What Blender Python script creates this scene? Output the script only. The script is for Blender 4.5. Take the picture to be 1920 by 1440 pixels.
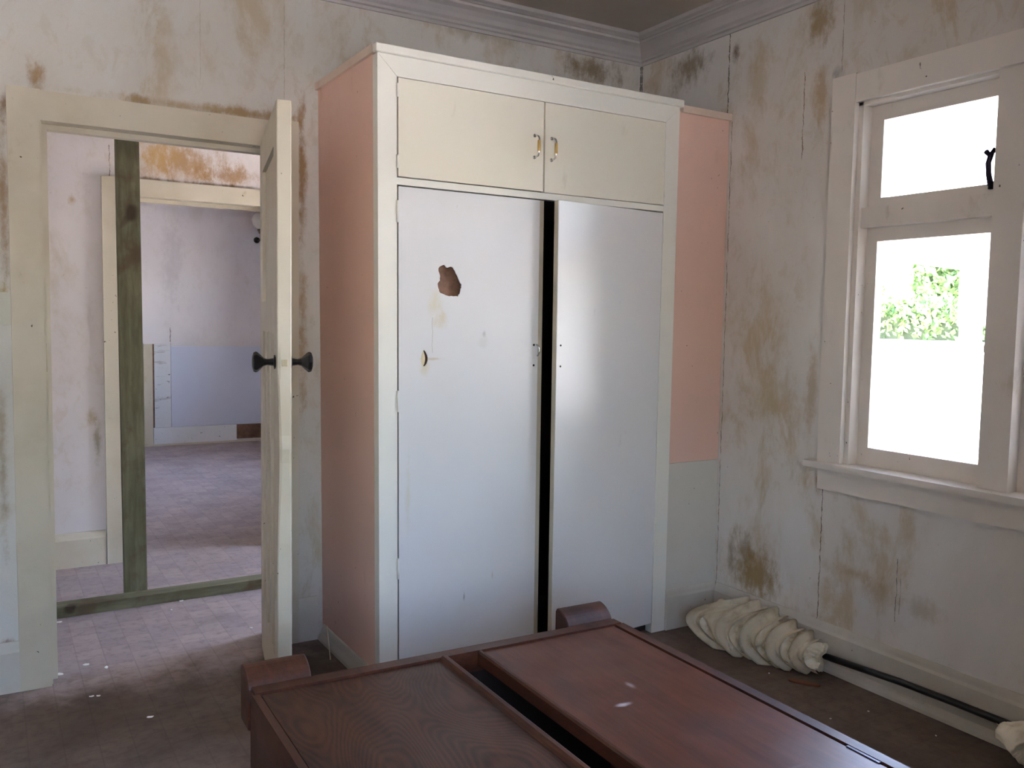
import bpy, bmesh, math, random
from mathutils import Vector, Matrix
from mathutils.geometry import tessellate_polygon
random.seed(7)
R_ = math.radians
for o in list(bpy.data.objects): bpy.data.objects.remove(o)
scene = bpy.context.scene
COL = scene.collection

# ------------------------------------------------------------------ camera
CAM = Vector((-0.1707, -3.4561, 1.3274)); FPX = 1643.27
yaw, pit, rol = R_(30.9188), R_(-4.1379), R_(0.9911)
FW = Vector((math.sin(yaw)*math.cos(pit), math.cos(yaw)*math.cos(pit), math.sin(pit)))
RT0 = Vector((math.cos(yaw), -math.sin(yaw), 0)); UP0 = RT0.cross(FW)
RT = RT0*math.cos(rol) + UP0*math.sin(rol); UPV = UP0*math.cos(rol) - RT0*math.sin(rol)
cd = bpy.data.cameras.new('camera'); cam = bpy.data.objects.new('camera', cd); COL.objects.link(cam)
cd.sensor_fit = 'HORIZONTAL'; cd.sensor_width = 36; cd.lens = FPX*36/1920; cd.clip_start = 0.02; cd.clip_end = 500
cam.matrix_world = Matrix((( RT.x, UPV.x, -FW.x, CAM.x), (RT.y, UPV.y, -FW.y, CAM.y), (RT.z, UPV.z, -FW.z, CAM.z), (0, 0, 0, 1)))
scene.camera = cam
def up(u, v, ax, val):
    d = FW + RT*((u-960)/FPX) - UPV*((v-720)/FPX); i = 'xyz'.index(ax)
    return CAM + d*((val-CAM[i])/d[i])

# ------------------------------------------------------------------ light
scene.view_settings.view_transform = 'Standard'; scene.view_settings.look = 'None'
scene.view_settings.gamma = 1; scene.view_settings.use_curve_mapping = False
scene.view_settings.exposure = 4.2
world = bpy.data.worlds.new('sky'); scene.world = world; world.use_nodes = True
wn = world.node_tree; bg = wn.nodes['Background']
sky = wn.nodes.new('ShaderNodeTexSky'); sky.sky_type = 'NISHITA'; sky.sun_disc = False
sky.sun_elevation = R_(58); sky.sun_rotation = R_(-14); sky.air_density = 1.3; sky.dust_density = 3.0; sky.ozone_density = 1.0
hz = wn.nodes.new('ShaderNodeHueSaturation'); hz.inputs['Saturation'].default_value = 1.0      # thin bright haze
tn = wn.nodes.new('ShaderNodeMix'); tn.data_type = 'RGBA'; tn.blend_type = 'MULTIPLY'; tn.inputs[0].default_value = 1; tn.inputs[7].default_value = (1.04, .955, 1.03, 1)
wn.links.new(sky.outputs[0], hz.inputs['Color']); wn.links.new(hz.outputs[0], tn.inputs[6]); wn.links.new(tn.outputs[2], bg.inputs[0]); bg.inputs[1].default_value = 0.36
scene.cycles.diffuse_bounces = 8; scene.cycles.max_bounces = 14; scene.cycles.transparent_max_bounces = 12
sd = bpy.data.lights.new('sun_offscreen', 'SUN'); sd.energy = 4.2; sd.angle = R_(0.6); sd.color = (1, .97, .93)
so = bpy.data.objects.new('sun_offscreen', sd); COL.objects.link(so)
sdir = Vector((-0.02, 0.55, 1.0)).normalized()          # towards the sun, over the house roof
so.rotation_euler = sdir.to_track_quat('Z', 'Y').to_euler()
def portal(name, loc, rot, sx, sy):
    l = bpy.data.lights.new(name, 'AREA'); l.shape = 'RECTANGLE'; l.size = sx; l.size_y = sy; l.cycles.is_portal = True
    o = bpy.data.objects.new(name, l); COL.objects.link(o); o.location = loc; o.rotation_euler = rot
portal('window_portal', (2.80, -2.18, 1.49), (0, R_(90), 0), 1.40, 1.86)
portal('hall_window_portal_offscreen', (3.37, .865, 1.25), (0, R_(90), 0), 1.9, 1.17)
portal('far_window_portal_offscreen', (3.37, 4.0, 1.5), (0, R_(90), 0), 1.4, 1.8)
portal('rear_fill_portal_offscreen', (-.25, -4.70, 1.45), (R_(-90), 0, 0), 1.1, 1.3)  # sampling guide for the added rear fill window

# ------------------------------------------------------------------ colours and nodes
def lin(c): return tuple((x/255/12.92 if x/255 <= .04045 else ((x/255+.055)/1.055)**2.4) for x in c) + (1,)
class NT:
    def __init__(s, name):
        s.m = bpy.data.materials.new(name); s.m.use_nodes = True; s.t = s.m.node_tree; s.b = s.t.nodes['Principled BSDF']
    def n(s, typ, **kw):
        x = s.t.nodes.new(typ)
        for k, v in kw.items(): setattr(x, k, v)
        return x
    def set(s, sock, v):
        if isinstance(v, bpy.types.NodeSocket): s.t.links.new(v, sock)
        elif isinstance(v, (tuple, list)) and len(v) != len(sock.default_value): sock.default_value = tuple(v)[:3]
        else: sock.default_value = v
    def pos(s): return s.n('ShaderNodeNewGeometry').outputs['Position']
    def obj(s): return s.n('ShaderNodeTexCoord').outputs['Object']
    def scale(s, vec, sc, loc=(0, 0, 0)):
        x = s.n('ShaderNodeMapping'); s.set(x.inputs[0], vec); x.inputs['Scale'].default_value = sc; x.inputs['Location'].default_value = loc
        return x.outputs[0]
    def noise(s, vec, scale, detail=4, rough=.55, dist=0):
        x = s.n('ShaderNodeTexNoise'); s.set(x.inputs['Vector'], vec); x.inputs['Scale'].default_value = scale
        x.inputs['Detail'].default_value = detail; x.inputs['Roughness'].default_value = rough; x.inputs['Distortion'].default_value = dist
        return x.outputs['Fac']
    def math(s, op, a, b=0, clamp=False):
        x = s.n('ShaderNodeMath', operation=op, use_clamp=clamp); s.set(x.inputs[0], a); s.set(x.inputs[1], b); return x.outputs[0]
    def step(s, v, a, b, lo=0, hi=1):
        x = s.n('ShaderNodeMapRange', interpolation_type='SMOOTHSTEP'); s.set(x.inputs[0], v)
        for i, q in enumerate((a, b, lo, hi)): x.inputs[i+1].default_value = q
        return x.outputs[0]
    def mix(s, f, a, b):
        x = s.n('ShaderNodeMix', data_type='RGBA'); s.set(x.inputs[0], f); s.set(x.inputs[6], a); s.set(x.inputs[7], b); return x.outputs[2]
    def sep(s, v):
        x = s.n('ShaderNodeSeparateXYZ'); s.set(x.inputs[0], v); return x.outputs
    def bump(s, h, strength=.3, dist=.002, prev=None):
        x = s.n('ShaderNodeBump'); x.inputs['Strength'].default_value = strength; x.inputs['Distance'].default_value = dist
        s.set(x.inputs['Height'], h)
        if prev is not None: s.set(x.inputs['Normal'], prev)
        return x.outputs[0]
    def blob(s, P, c, r, nz, amt=1.0, wob=2.4):
        nz = s.math('ADD', s.math('MULTIPLY', nz, .4), s.math('MULTIPLY', s.noise(s.scale(P, (1, 1, .6)), 20, 7, .75), .6))
        d = s.n('ShaderNodeVectorMath', operation='SUBTRACT'); s.set(d.inputs[0], P); d.inputs[1].default_value = c
        q = s.n('ShaderNodeVectorMath', operation='DIVIDE'); s.set(q.inputs[0], d.outputs[0]); q.inputs[1].default_value = r
        l = s.n('ShaderNodeVectorMath', operation='LENGTH'); s.set(l.inputs[0], q.outputs[0])
        e = s.math('ADD', l.outputs['Value'], s.math('MULTIPLY', s.math('SUBTRACT', nz, .5), wob*2))
        return s.step(e, 0.0, 1.25, amt, 0)
    def out(s, color, rough=.6, normal=None, metal=0, spec=.5):
        s.set(s.b.inputs['Base Color'], color); s.set(s.b.inputs['Roughness'], rough); s.b.inputs['Metallic'].default_value = metal
        s.b.inputs['Specular IOR Level'].default_value = spec
        if normal is not None: s.set(s.b.inputs['Normal'], normal)
        return s.m

def plain(name, c, rough=.5, metal=0, spec=.5):
    t = NT(name); return t.out(lin(c), rough, None, metal, spec)
def paint(name, c, c2=None, rough=.45, chips=0.0, chipc=(60, 40, 25), dirt=.35, scale=1.0, bumpa=.15, world_space=True, spec=.5, dthr=.62, rv=1.0):
    """aged paint: soft yellowing, grime specks and little chips"""
    t = NT(name); P = t.pos() if world_space else t.obj()
    n1 = t.noise(P, 2.2*scale, 6, .6); n2 = t.noise(t.scale(P, (1, 1, .45)), 9*scale, 6, .65); n3 = t.noise(P, 42*scale, 3, .6)
    col = t.mix(t.math('MULTIPLY', t.step(n1, .4, .7), dirt), lin(c), lin(c2 or tuple(int(x*.86) for x in c)))
    col = t.mix(t.math('MULTIPLY', t.step(n2, dthr, .8), dirt), col, lin((150, 128, 92)))
    if chips: col = t.mix(t.math('MULTIPLY', t.step(n3, .735-chips*.05, .755-chips*.05), t.step(n2, .45, .55)), col, lin(chipc))
    h = t.noise(P, 160, 3, .6)
    return t.out(col, t.step(n2, 0, 1, rough-.1*rv, rough+.15*rv), t.bump(h, bumpa, .001), 0, spec)

def wall_mat(name, base, base2, stain, blobs=(), cracks=(), amount=.8, rough=.75, lo=.5, vs=.55):
    t = NT(name); P = t.pos()
    big = t.noise(t.scale(P, (1, 1, vs)), 1.9, 9, .68, .3); mid = t.noise(t.scale(P, (1, 1, .5), (3.1, 1.7, .4)), 5.5, 8, .7, .4)
    fine = t.noise(P, 38, 4, .6); soft = t.noise(t.scale(P, (1, 1, 1), (7, 2, 5)), 1.1, 3, .5)
    col = t.mix(t.step(soft, .35, .65), lin(base), lin(base2))
    m = t.math('MULTIPLY', t.step(big, lo-.02, lo+.15), t.step(mid, .40, .60))
    mot = t.noise(t.scale(P, (1, 1, .7), (1, 4, 2)), 15, 7, .7, .5)
    m = t.math('MAXIMUM', m, t.math('MULTIPLY', t.math('MULTIPLY', t.step(mot, .46, .66), t.step(soft, .38, .60)), .55))
    m = t.math('MAXIMUM', m, t.math('MULTIPLY', t.step(big, lo-.12, lo+.16), .25))
    col = t.mix(t.math('MULTIPLY', m, amount), col, lin(stain))
    col = t.mix(t.math('MULTIPLY', t.step(fine, .70, .76), .35), col, lin((112, 92, 62)))
    for c, r, cc, a in blobs:
        col = t.mix(t.blob(P, c, r, mid, a), col, lin(cc))
    X, Y, Z = t.sep(P)
    wig = t.noise(t.scale(P, (0, 0, 1)), 9, 5, .7); wid = t.noise(t.scale(P, (0, 0, 1), (0, 0, 9)), 14, 4, .7)
    hcr = None
    for ax, p, z0, z1, w, cc, a in cracks:
        u = {'x': X, 'y': Y}[ax]
        d = t.math('ABSOLUTE', t.math('SUBTRACT', t.math('ADD', u, t.math('MULTIPLY', t.math('SUBTRACT', wig, .5), .045*min(1, w/.004))), p))
        k = t.math('LESS_THAN', d, t.math('MULTIPLY', t.step(wid, .36, .62), w))
        k = t.math('MULTIPLY', k, t.math('MULTIPLY', t.math('GREATER_THAN', Z, z0), t.math('LESS_THAN', Z, z1)))
        col = t.mix(t.math('MULTIPLY', k, a), col, lin(cc)); hcr = k if hcr is None else t.math('MAXIMUM', hcr, k)
    h = t.math('ADD', t.math('MULTIPLY', t.noise(P, 120, 4, .65), .35), t.noise(P, 14, 5, .6))
    if hcr is not None: h = t.math('SUBTRACT', h, hcr)
    return t.out(col, rough, t.bump(h, .25, .004), 0, .3)

def wood(name, dark, light, grain='v', rough=.34, marks=(), swirl=False, spec=.5):
    t = NT(name); P = t.obj()
    st = (1, .10, 1) if grain == 'v' else (.10, 1, 1)
    n = t.noise(t.scale(P, st), 22, 7, .65, .4); n2 = t.noise(t.scale(P, st), 90, 5, .7); big = t.noise(P, 3.5, 4, .6)
    f = t.math('ADD', t.math('MULTIPLY', n, .6), t.math('MULTIPLY', n2, .4))
    if swirl:
        c0 = t.noise(t.scale(P, (1, .42, 1), (.3, .1, 0)), 4.2, 1.5, .45, .2)       # contour lines of a slow noise read as cathedral grain
        sn = t.math('ADD', t.math('MULTIPLY', t.math('SINE', t.math('MULTIPLY', c0, 340)), .5), .5)
        f = t.math('ADD', t.math('MULTIPLY', f, .84), t.math('MULTIPLY', sn, .16))
    col = t.mix(t.step(f, .3, .72), lin(dark), lin(light))
    col = t.mix(t.math('MULTIPLY', t.step(big, .5, .75), .45), col, lin(tuple(int(x*.62) for x in dark)))
    fine = t.noise(P, 60, 4, .6)
    for c, r, cc, a in marks: col = t.mix(t.blob(P, c, r, fine, a, .7), col, lin(cc))
    return t.out(col, t.step(big, .2, .8, rough-.08, rough+.16), t.bump(f, .12, .001), 0, spec)

def glass_mat():
    t = NT('window_glass'); tr = t.n('ShaderNodeBsdfTransparent'); gl = t.n('ShaderNodeBsdfGlossy'); gl.inputs['Roughness'].default_value = .03
    tr.inputs[0].default_value = (.95, .97, .96, 1)
    fr = t.n('ShaderNodeFresnel'); fr.inputs['IOR'].default_value = 1.45; mx = t.n('ShaderNodeMixShader')
    t.t.links.new(fr.outputs[0], mx.inputs[0]); t.t.links.new(tr.outputs[0], mx.inputs[1]); t.t.links.new(gl.outputs[0], mx.inputs[2])
    t.t.links.new(mx.outputs[0], t.t.nodes['Material Output'].inputs[0]); return t.m

def lino(name, a, b, c, grime, cell=.095, ga=.5, rough=.6, glo=.45, soil_shade=None):
    """worn sheet lino printed with small squares"""
    t = NT(name); P = t.pos(); X, Y, Z = t.sep(P)
    q = t.n('ShaderNodeVectorMath', operation='FLOOR'); s = t.n('ShaderNodeVectorMath', operation='SCALE')
    t.set(s.inputs[0], P); s.inputs['Scale'].default_value = 1/cell; t.set(q.inputs[0], s.outputs[0])
    fl = t.scale(q.outputs[0], (1, 1, 0)); wnz = t.n('ShaderNodeTexWhiteNoise', noise_dimensions='3D'); t.set(wnz.inputs['Vector'], fl)
    col = t.mix(wnz.outputs['Value'], lin(a), lin(b))
    def line(u): return t.math('LESS_THAN', t.math('FRACT', t.math('DIVIDE', u, cell)), .05)
    col = t.mix(t.math('MULTIPLY', t.math('MAXIMUM', line(X), line(Y)), .4), col, lin(c))
    n1 = t.noise(P, 1.7, 8, .65, .5); n2 = t.noise(P, 26, 5, .65); n3 = t.noise(P, 70, 3, .6)
    col = t.mix(t.math('MULTIPLY', t.step(n1, glo, glo+.25), ga), col, lin(grime))
    col = t.mix(t.math('MULTIPLY', t.step(n2, .45, .75), .45), col, lin(tuple(int(x*.75) for x in grime)))
    if soil_shade:     # room dirt and dimmer light, both painted brown, fading out raggedly at the doorway
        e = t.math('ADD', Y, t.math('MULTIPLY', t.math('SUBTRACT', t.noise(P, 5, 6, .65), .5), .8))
        sc = t.mix(t.step(n1, .35, .65), lin(soil_shade[0]), lin(soil_shade[1])); sc = t.mix(t.math('MULTIPLY', t.math('MAXIMUM', line(X), line(Y)), .25), sc, lin(soil_shade[2])); sc = t.mix(t.math('MULTIPLY', t.step(n2, .4, .75), .55), sc, lin(soil_shade[2]))
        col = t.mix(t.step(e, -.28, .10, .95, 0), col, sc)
    col = t.mix(t.math('MULTIPLY', t.step(n3, .73, .77), .5), col, lin((165, 150, 135)))
    return t.out(col, t.step(n1, .2, .8, rough-.1, rough+.15), t.bump(n2, .2, .002), 0, .35)

# ------------------------------------------------------------------ mesh helpers
def B(): return bmesh.new()
def bx(bm, x0, x1, y0, y1, z0, z1, M=None):
    v = [bm.verts.new(p) for p in ((x0,y0,z0),(x1,y0,z0),(x1,y1,z0),(x0,y1,z0),(x0,y0,z1),(x1,y0,z1),(x1,y1,z1),(x0,y1,z1))]
    for f in ((3,2,1,0),(4,5,6,7),(0,1,5,4),(1,2,6,5),(2,3,7,6),(3,0,4,7)): bm.faces.new([v[i] for i in f])
    if M: bmesh.ops.transform(bm, matrix=M, verts=v)
    return bm
def box(*a): return bx(B(), *a)
def prism(bm, poly, ax, a, b):
    """extrude a 2-d outline along an axis; ax x:(y,z) y:(x,z) z:(x,y)"""
    def P(p, t): return {'x': (t, p[0], p[1]), 'y': (p[0], t, p[1]), 'z': (p[0], p[1], t)}[ax]
    A = [bm.verts.new(P(p, a)) for p in poly]; C = [bm.verts.new(P(p, b)) for p in poly]; n = len(poly)
    bm.faces.new(A); bm.faces.new(C[::-1])
    for i in range(n): bm.faces.new((A[i], C[i], C[(i+1) % n], A[(i+1) % n]))
    bmesh.ops.recalc_face_normals(bm, faces=bm.faces); return bm
def lathe(bm, prof, n=24, M=None):
    """prof: (r, h) revolved about z"""
    rings = [[bm.verts.new((r*math.cos(2*math.pi*i/n), r*math.sin(2*math.pi*i/n), h)) for i in range(n)] for r, h in prof]
    for a, b in zip(rings, rings[1:]):
        for i in range(n): bm.faces.new((a[i], a[(i+1) % n], b[(i+1) % n], b[i]))
    bm.faces.new(rings[0][::-1]); bm.faces.new(rings[-1])
    if M: bmesh.ops.transform(bm, matrix=M, verts=[v for r in rings for v in r])
    return bm
def tube(bm, pts, rad, n=10, flat=1.0):
    pts = [Vector(p) for p in pts]; rs = rad if isinstance(rad, (list, tuple)) else [rad]*len(pts); rings = []
    for i, p in enumerate(pts):
        t = (pts[min(i+1, len(pts)-1)] - pts[max(i-1, 0)]).normalized()
        a = t.cross(Vector((0, 0, 1)) if abs(t.z) < .9 else Vector((1, 0, 0))).normalized(); b = t.cross(a)
        rings.append([bm.verts.new(p + a*rs[i]*math.cos(2*math.pi*k/n) + b*rs[i]*flat*math.sin(2*math.pi*k/n)) for k in range(n)])
    for a, b in zip(rings, rings[1:]):
        for k in range(n): bm.faces.new((a[k], a[(k+1) % n], b[(k+1) % n], b[k]))
    bm.faces.new(rings[0][::-1]); bm.faces.new(rings[-1]); return bm
def obj(name, bm, mat, parent=None, bevel=0, smooth=False, warp=None, base=None):
    if warp:
        for v in bm.verts: v.co = warp(v.co)
    if bevel:
        bmesh.ops.bevel(bm, geom=[e for e in bm.edges if len(e.link_faces) == 2 and e.calc_face_angle(0) > .6], offset=bevel, segments=1, affect='EDGES', clamp_overlap=True)
    bmesh.ops.recalc_face_normals(bm, faces=bm.faces)
    b = base
    if b is None:
        b = Vector((0, 0, 0)); p = parent
        while p is not None:
            if not p.get('_local'): b = b + p.location
            p = p.parent
    if b.length: bmesh.ops.translate(bm, verts=bm.verts, vec=-b)
    me = bpy.data.meshes.new(name); bm.to_mesh(me); bm.free()
    if smooth:
        for p in me.polygons: p.use_smooth = True
    me.materials.append(mat)
    o = bpy.data.objects.new(name, me); COL.objects.link(o)
    if parent is not None: o.parent = parent
    return o
def tag(o, label, cat, group=None, kind=None):
    o['label'] = label; o['category'] = cat
    if group: o['group'] = group
    if kind: o['kind'] = kind
    return o
def thing(name, label, cat, loc=(0, 0, 0), rotz=0, group=None, kind=None, local=False):
    o = bpy.data.objects.new(name, None); COL.objects.link(o); o.location = loc; o.rotation_euler = (0, 0, rotz); o.empty_display_size = .1
    if local: o['_local'] = 1
    return tag(o, label, cat, group, kind)
def struct(name, bm, mat, label, cat, **k): return tag(obj(name, bm, mat, **k), label, cat, kind='structure')
def wall(axis, c0, c1, a0, a1, z0, z1, holes=()):
    """a wall slab with rectangular openings (a0,a1,z0,z1), kept as one clean shell of cells"""
    bm = B(); A = sorted({a0, a1, *[h[0] for h in holes], *[h[1] for h in holes]}); Z = sorted({z0, z1, *[h[2] for h in holes], *[h[3] for h in holes]})
    A = [a for a in A if a0 <= a <= a1]; Z = [z for z in Z if z0 <= z <= z1]
    def solid(i, j):
        if not (0 <= i < len(A)-1 and 0 <= j < len(Z)-1): return False
        am, zm = (A[i]+A[i+1])/2, (Z[j]+Z[j+1])/2
        return not any(h[0] < am < h[1] and h[2] < zm < h[3] for h in holes)
    vs = {}
    def V(a, z, c):
        k = (a, z, c)
        if k not in vs: vs[k] = bm.verts.new((a, c, z) if axis == 'x' else (c, a, z))
        return vs[k]
    for i in range(len(A)-1):
        for j in range(len(Z)-1):
            if not solid(i, j): continue
            a, b, z, w = A[i], A[i+1], Z[j], Z[j+1]
            bm.faces.new((V(a,z,c0), V(b,z,c0), V(b,w,c0), V(a,w,c0))); bm.faces.new((V(a,z,c1), V(b,z,c1), V(b,w,c1), V(a,w,c1)))
            for di, dj, p, q in ((-1,0,(a,z),(a,w)), (1,0,(b,z),(b,w)), (0,-1,(a,z),(b,z)), (0,1,(a,w),(b,w))):
                if not solid(i+di, j+dj): bm.faces.new((V(*p,c0), V(*q,c0), V(*q,c1), V(*p,c1)))
    return bm

# ------------------------------------------------------------------ materials
TAN = (138, 108, 62); RUST = (120, 82, 40); MOULD = (70, 62, 46)
XR = 2.6087
def bw(u, v): p = up(u, v, 'y', 0); return (p.x, 0, p.z)
def rw(u, v): p = up(u, v, 'x', XR); return (XR, p.y, p.z)
M_back = wall_mat('stained_scrim_back', (204, 201, 196), (195, 190, 183), (166, 145, 108), amount=.66, blobs=[
    (bw(66, 150), (.03, .2, .07), (140, 105, 45), .8), (bw(265, 190), (.05, .2, .025), (128, 98, 55), .7), (bw(400, 205), (.45, .2, .022), (160, 132, 82), .7),
    (bw(480, 216), (.16, .2, .03), (140, 110, 66), .6), (bw(566, 330), (.02, .2, .28), (140, 102, 48), .85), (bw(566, 640), (.025, .2, .35), (150, 115, 60), .7),
    (bw(562, 225), (.02, .2, .07), (140, 105, 55), .6), (bw(6, 380), (.022, .2, .30), (140, 105, 55), .75), (bw(8, 560), (.03, .2, .07), (150, 125, 50), .8),
    (bw(8, 200), (.018, .2, .06), (115, 85, 50), .75), (bw(6, 880), (.02, .2, .25), (140, 115, 70), .6), (bw(12, 1214), (.03, .2, .035), (120, 72, 45), .9),
    (bw(1110, 130), (.20, .2, .09), (120, 104, 74), .85), (bw(900, 60), (.3, .2, .05), (150, 138, 110), .6)],
    cracks=[('x', bw(533, 100)[0], 2.1, 2.58, .002, (150, 135, 112), .6), ('x', bw(375, 30)[0], 2.2, 2.6, .0015, (150, 138, 118), .5),
            ('x', XR-.004, 2.0, 2.6, .008, (52, 48, 38), .8)])
M_right = wall_mat('stained_scrim_right', (210, 206, 202), (202, 196, 190), (170, 147, 106), amount=.72, lo=.46, blobs=[
    (rw(1535, 40), (.2, .07, .10), (138, 114, 66), .75), (rw(1540, 170), (.2, .05, .14), (158, 128, 84), .65), (rw(1420, 150), (.2, .06, .16), (170, 150, 112), .55),
    (rw(1420, 1080), (.2, .12, .11), (132, 106, 60), .85), (rw(1395, 1030), (.2, .05, .10), (110, 90, 56), .6), (rw(1372, 1040), (.2, .03, .10), (95, 82, 58), .55),
    (rw(1380, 100), (.2, .022, .05), (96, 68, 46), .8), (rw(1536, 900), (.2, .02, .05), (140, 100, 50), .8), (rw(1600, 1075), (.2, .14, .03), (160, 134, 90), .6),
    (rw(1440, 750), (.2, .10, .10), (176, 158, 122), .5), (rw(1520, 740), (.2, .03, .2), (160, 132, 84), .55), (rw(1650, 1110), (.2, .09, .06), (160, 138, 102), .55),
    (rw(1290, 130), (.2, .16, .10), (122, 108, 78), .8), (rw(1730, 1145), (.2, .07, .05), (160, 140, 106), .5), (rw(1570, 140), (.2, .03, .03), (130, 122, 118), .6),
    (rw(1400, 1060), (.2, .2, .16), (150, 128, 84), .45)],
    cracks=[('y', rw(1367, 150)[1]+.002, 2.22, 2.6, .005, (84, 72, 54), .85), ('y', -.6265, .15, 2.2, .0028, (110, 94, 70), .8), ('y', rw(1508, 180)[1], 1.98, 2.32, .0035, (112, 92, 62), .8),
            ('y', rw(1537, 1050)[1], .17, .72, .0032, (96, 78, 56), .85), ('y', rw(1680, 1110)[1], .27, .5, .0025, (92, 86, 80), .75), ('y', rw(1582, 50)[1], 2.28, 2.6, .0025, (130, 120, 105), .8),
            ('y', rw(1690, 1060)[1], .3, .45, .002, (100, 90, 80), .6), ('y', 0-.006, 2.2, 2.6, .008, (50, 46, 36), .7)])
def hw(u, v): p = up(u, v, 'y', 1.586); return (p.x, 1.586, p.z)
M_hall = wall_mat('stained_scrim_hall', (214, 207, 206), (205, 197, 196), (176, 158, 128), amount=.5, lo=.52, blobs=[
    (hw(350, 310), (.28, .2, .13), (160, 118, 55), .8), (hw(430, 330), (.2, .2, .05), (150, 108, 46), .7), (hw(290, 290), (.12, .2, .1), (185, 150, 90), .7), (hw(135, 375), (.02, .2, .03), (170, 140, 95), .7),
    (hw(182, 830), (.02, .2, .12), (140, 128, 95), .7), (hw(170, 780), (.03, .2, .05), (160, 140, 96), .6), (hw(380, 345), (.5, .2, .012), (96, 78, 50), .7)],
    cracks=[('x', hw(205, 300)[0], 2.03, 2.2, .003, (90, 80, 70), .8)])
M_far = wall_mat('pale_plaster_far', (214, 208, 210), (204, 198, 200), (182, 172, 168), amount=.4, blobs=[((1.45, 5.97, 1.9), (.12, .3, .5), (176, 172, 176), .6)], cracks=[('x', 1.42, 1.0, 1.2, .006, (90, 75, 70), .8)])
M_ceil = paint('ceiling_paint', (186, 174, 162), rough=.8, dirt=.3)
M_corn = paint('cornice_plaster', (182, 176, 174), rough=.8, dirt=.3, bumpa=.5, scale=2)
M_trim = paint('cream_trim_paint', (196, 186, 167), (178, 165, 140), rough=.45, chips=.75, dirt=.75)
M_trimw = paint('window_trim_paint', (214, 205, 196), (202, 190, 176), rough=.4, chips=.2, dirt=.4)
M_door = paint('door_cream_paint', (196, 186, 167), (178, 165, 140), rough=.38, chips=.7, dirt=.55)
M_skirt = paint('skirting_paint', (196, 190, 180), (172, 162, 140), rough=.5, chips=.6, dirt=.6)
M_hallfloor = M_floor = lino('worn_lino', (166, 150, 147), (150, 136, 137), (126, 112, 111), (122, 108, 104), ga=.5, soil_shade=((112, 94, 80), (88, 72, 60), (66, 52, 42)))  # last three browns mix room dirt with the dimmer light there
M_white = paint('wardrobe_white_enamel', (226, 223, 214), (216, 211, 196), rough=.34, dirt=.25, chips=.15, bumpa=.06, rv=.3)
M_cream = paint('wardrobe_cream_enamel', (222, 216, 200), (212, 204, 184), rough=.36, dirt=.35, bumpa=.08)
M_leaf = paint('wardrobe_door_enamel', (216, 214, 214), (208, 204, 200), rough=.28, dirt=.12, bumpa=.05, dthr=.72, rv=.15)
def marked_leaf():
    """the holed door: the same enamel with yellow smears, scratches and a hair crack below the hole"""
    t = NT('holed_door_enamel'); P = t.pos(); n = t.noise(P, 6, 6, .65); n2 = t.noise(t.scale(P, (1, 1, .45)), 9, 6, .65); f = t.noise(t.scale(P, (1, 1, .3)), 55, 4, .6)
    col = t.mix(t.math('MULTIPLY', t.step(n2, .4, .7), .12), lin((216, 214, 214)), lin((208, 204, 200)))
    F = lambda u, v: tuple(up(u, v, 'y', -.622))
    for u, v, r, cc, a in ((815, 570, (.03, .1, .06), (206, 196, 160), .6), (828, 600, (.035, .1, .04), (200, 184, 140), .6), (812, 673, (.05, .1, .006), (190, 170, 140), .6), (796, 690, (.02, .1, .03), (205, 192, 160), .6), (908, 625, (.008, .1, .012), (170, 168, 166), .7), (905, 642, (.02, .1, .02), (200, 198, 194), .5), (870, 1118, (.003, .1, .02), (120, 116, 112), .7), (923, 1078, (.004, .1, .02), (180, 165, 130), .6), (765, 930, (.012, .1, .2), (206, 200, 182), .6)):
        col = t.mix(t.blob(P, F(u, v), r, n, a), col, lin(cc))
    X, Y, Z = t.sep(P); x0, _, z1 = F(812, 595); z0 = F(808, 662)[2]
    d = t.math('ABSOLUTE', t.math('SUBTRACT', t.math('ADD', X, t.math('MULTIPLY', t.math('SUBTRACT', t.noise(t.scale(P, (0, 0, 1)), 12, 4, .6), .5), .02)), x0-.002))
    k = t.math('MULTIPLY', t.math('LESS_THAN', d, .0009), t.math('MULTIPLY', t.math('GREATER_THAN', Z, z0), t.math('LESS_THAN', Z, z1)))
    col = t.mix(t.math('MULTIPLY', k, .6), col, lin((150, 138, 112)))
    col = t.mix(t.math('MULTIPLY', t.step(f, .74, .78), .3), col, lin((160, 156, 150)))
    return t.out(col, .28, t.bump(t.noise(P, 160, 3, .6), .05, .001), 0, .5)
M_leafh = marked_leaf()
M_pink = paint('pink_distemper', (224, 186, 170), (212, 172, 156), rough=.7, dirt=.3, chips=.3)
M_cap = paint('pinkish_cream_cap', (216, 194, 178), rough=.6, dirt=.4, chips=.5)
M_infill = paint('infill_board', (206, 200, 190), (192, 184, 166), rough=.6, dirt=.4, chips=.3)
M_edge = paint('bare_door_edge', (186, 176, 156), rough=.6)
M_brown = wood('raw_hardboard', (96, 68, 54), (140, 104, 84), rough=.7)
M_dark = plain('wardrobe_inside', (58, 46, 40), .8)
M_chrome = plain('chrome', (210, 210, 212), .12, 1)
M_tan = plain('tan_plastic_grip', (196, 160, 92), .35)
M_black = plain('black_knob', (16, 15, 17), .3)
M_iron = plain('dark_iron', (30, 24, 44), .3, .6)
M_brass = plain('tarnished_metal', (120, 110, 90), .4, .8)
M_hole = plain('screw_hole', (48, 36, 30), .8)
M_filler = plain('torn_board_core', (206, 192, 158), .8)
M_glass = glass_mat()

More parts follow.
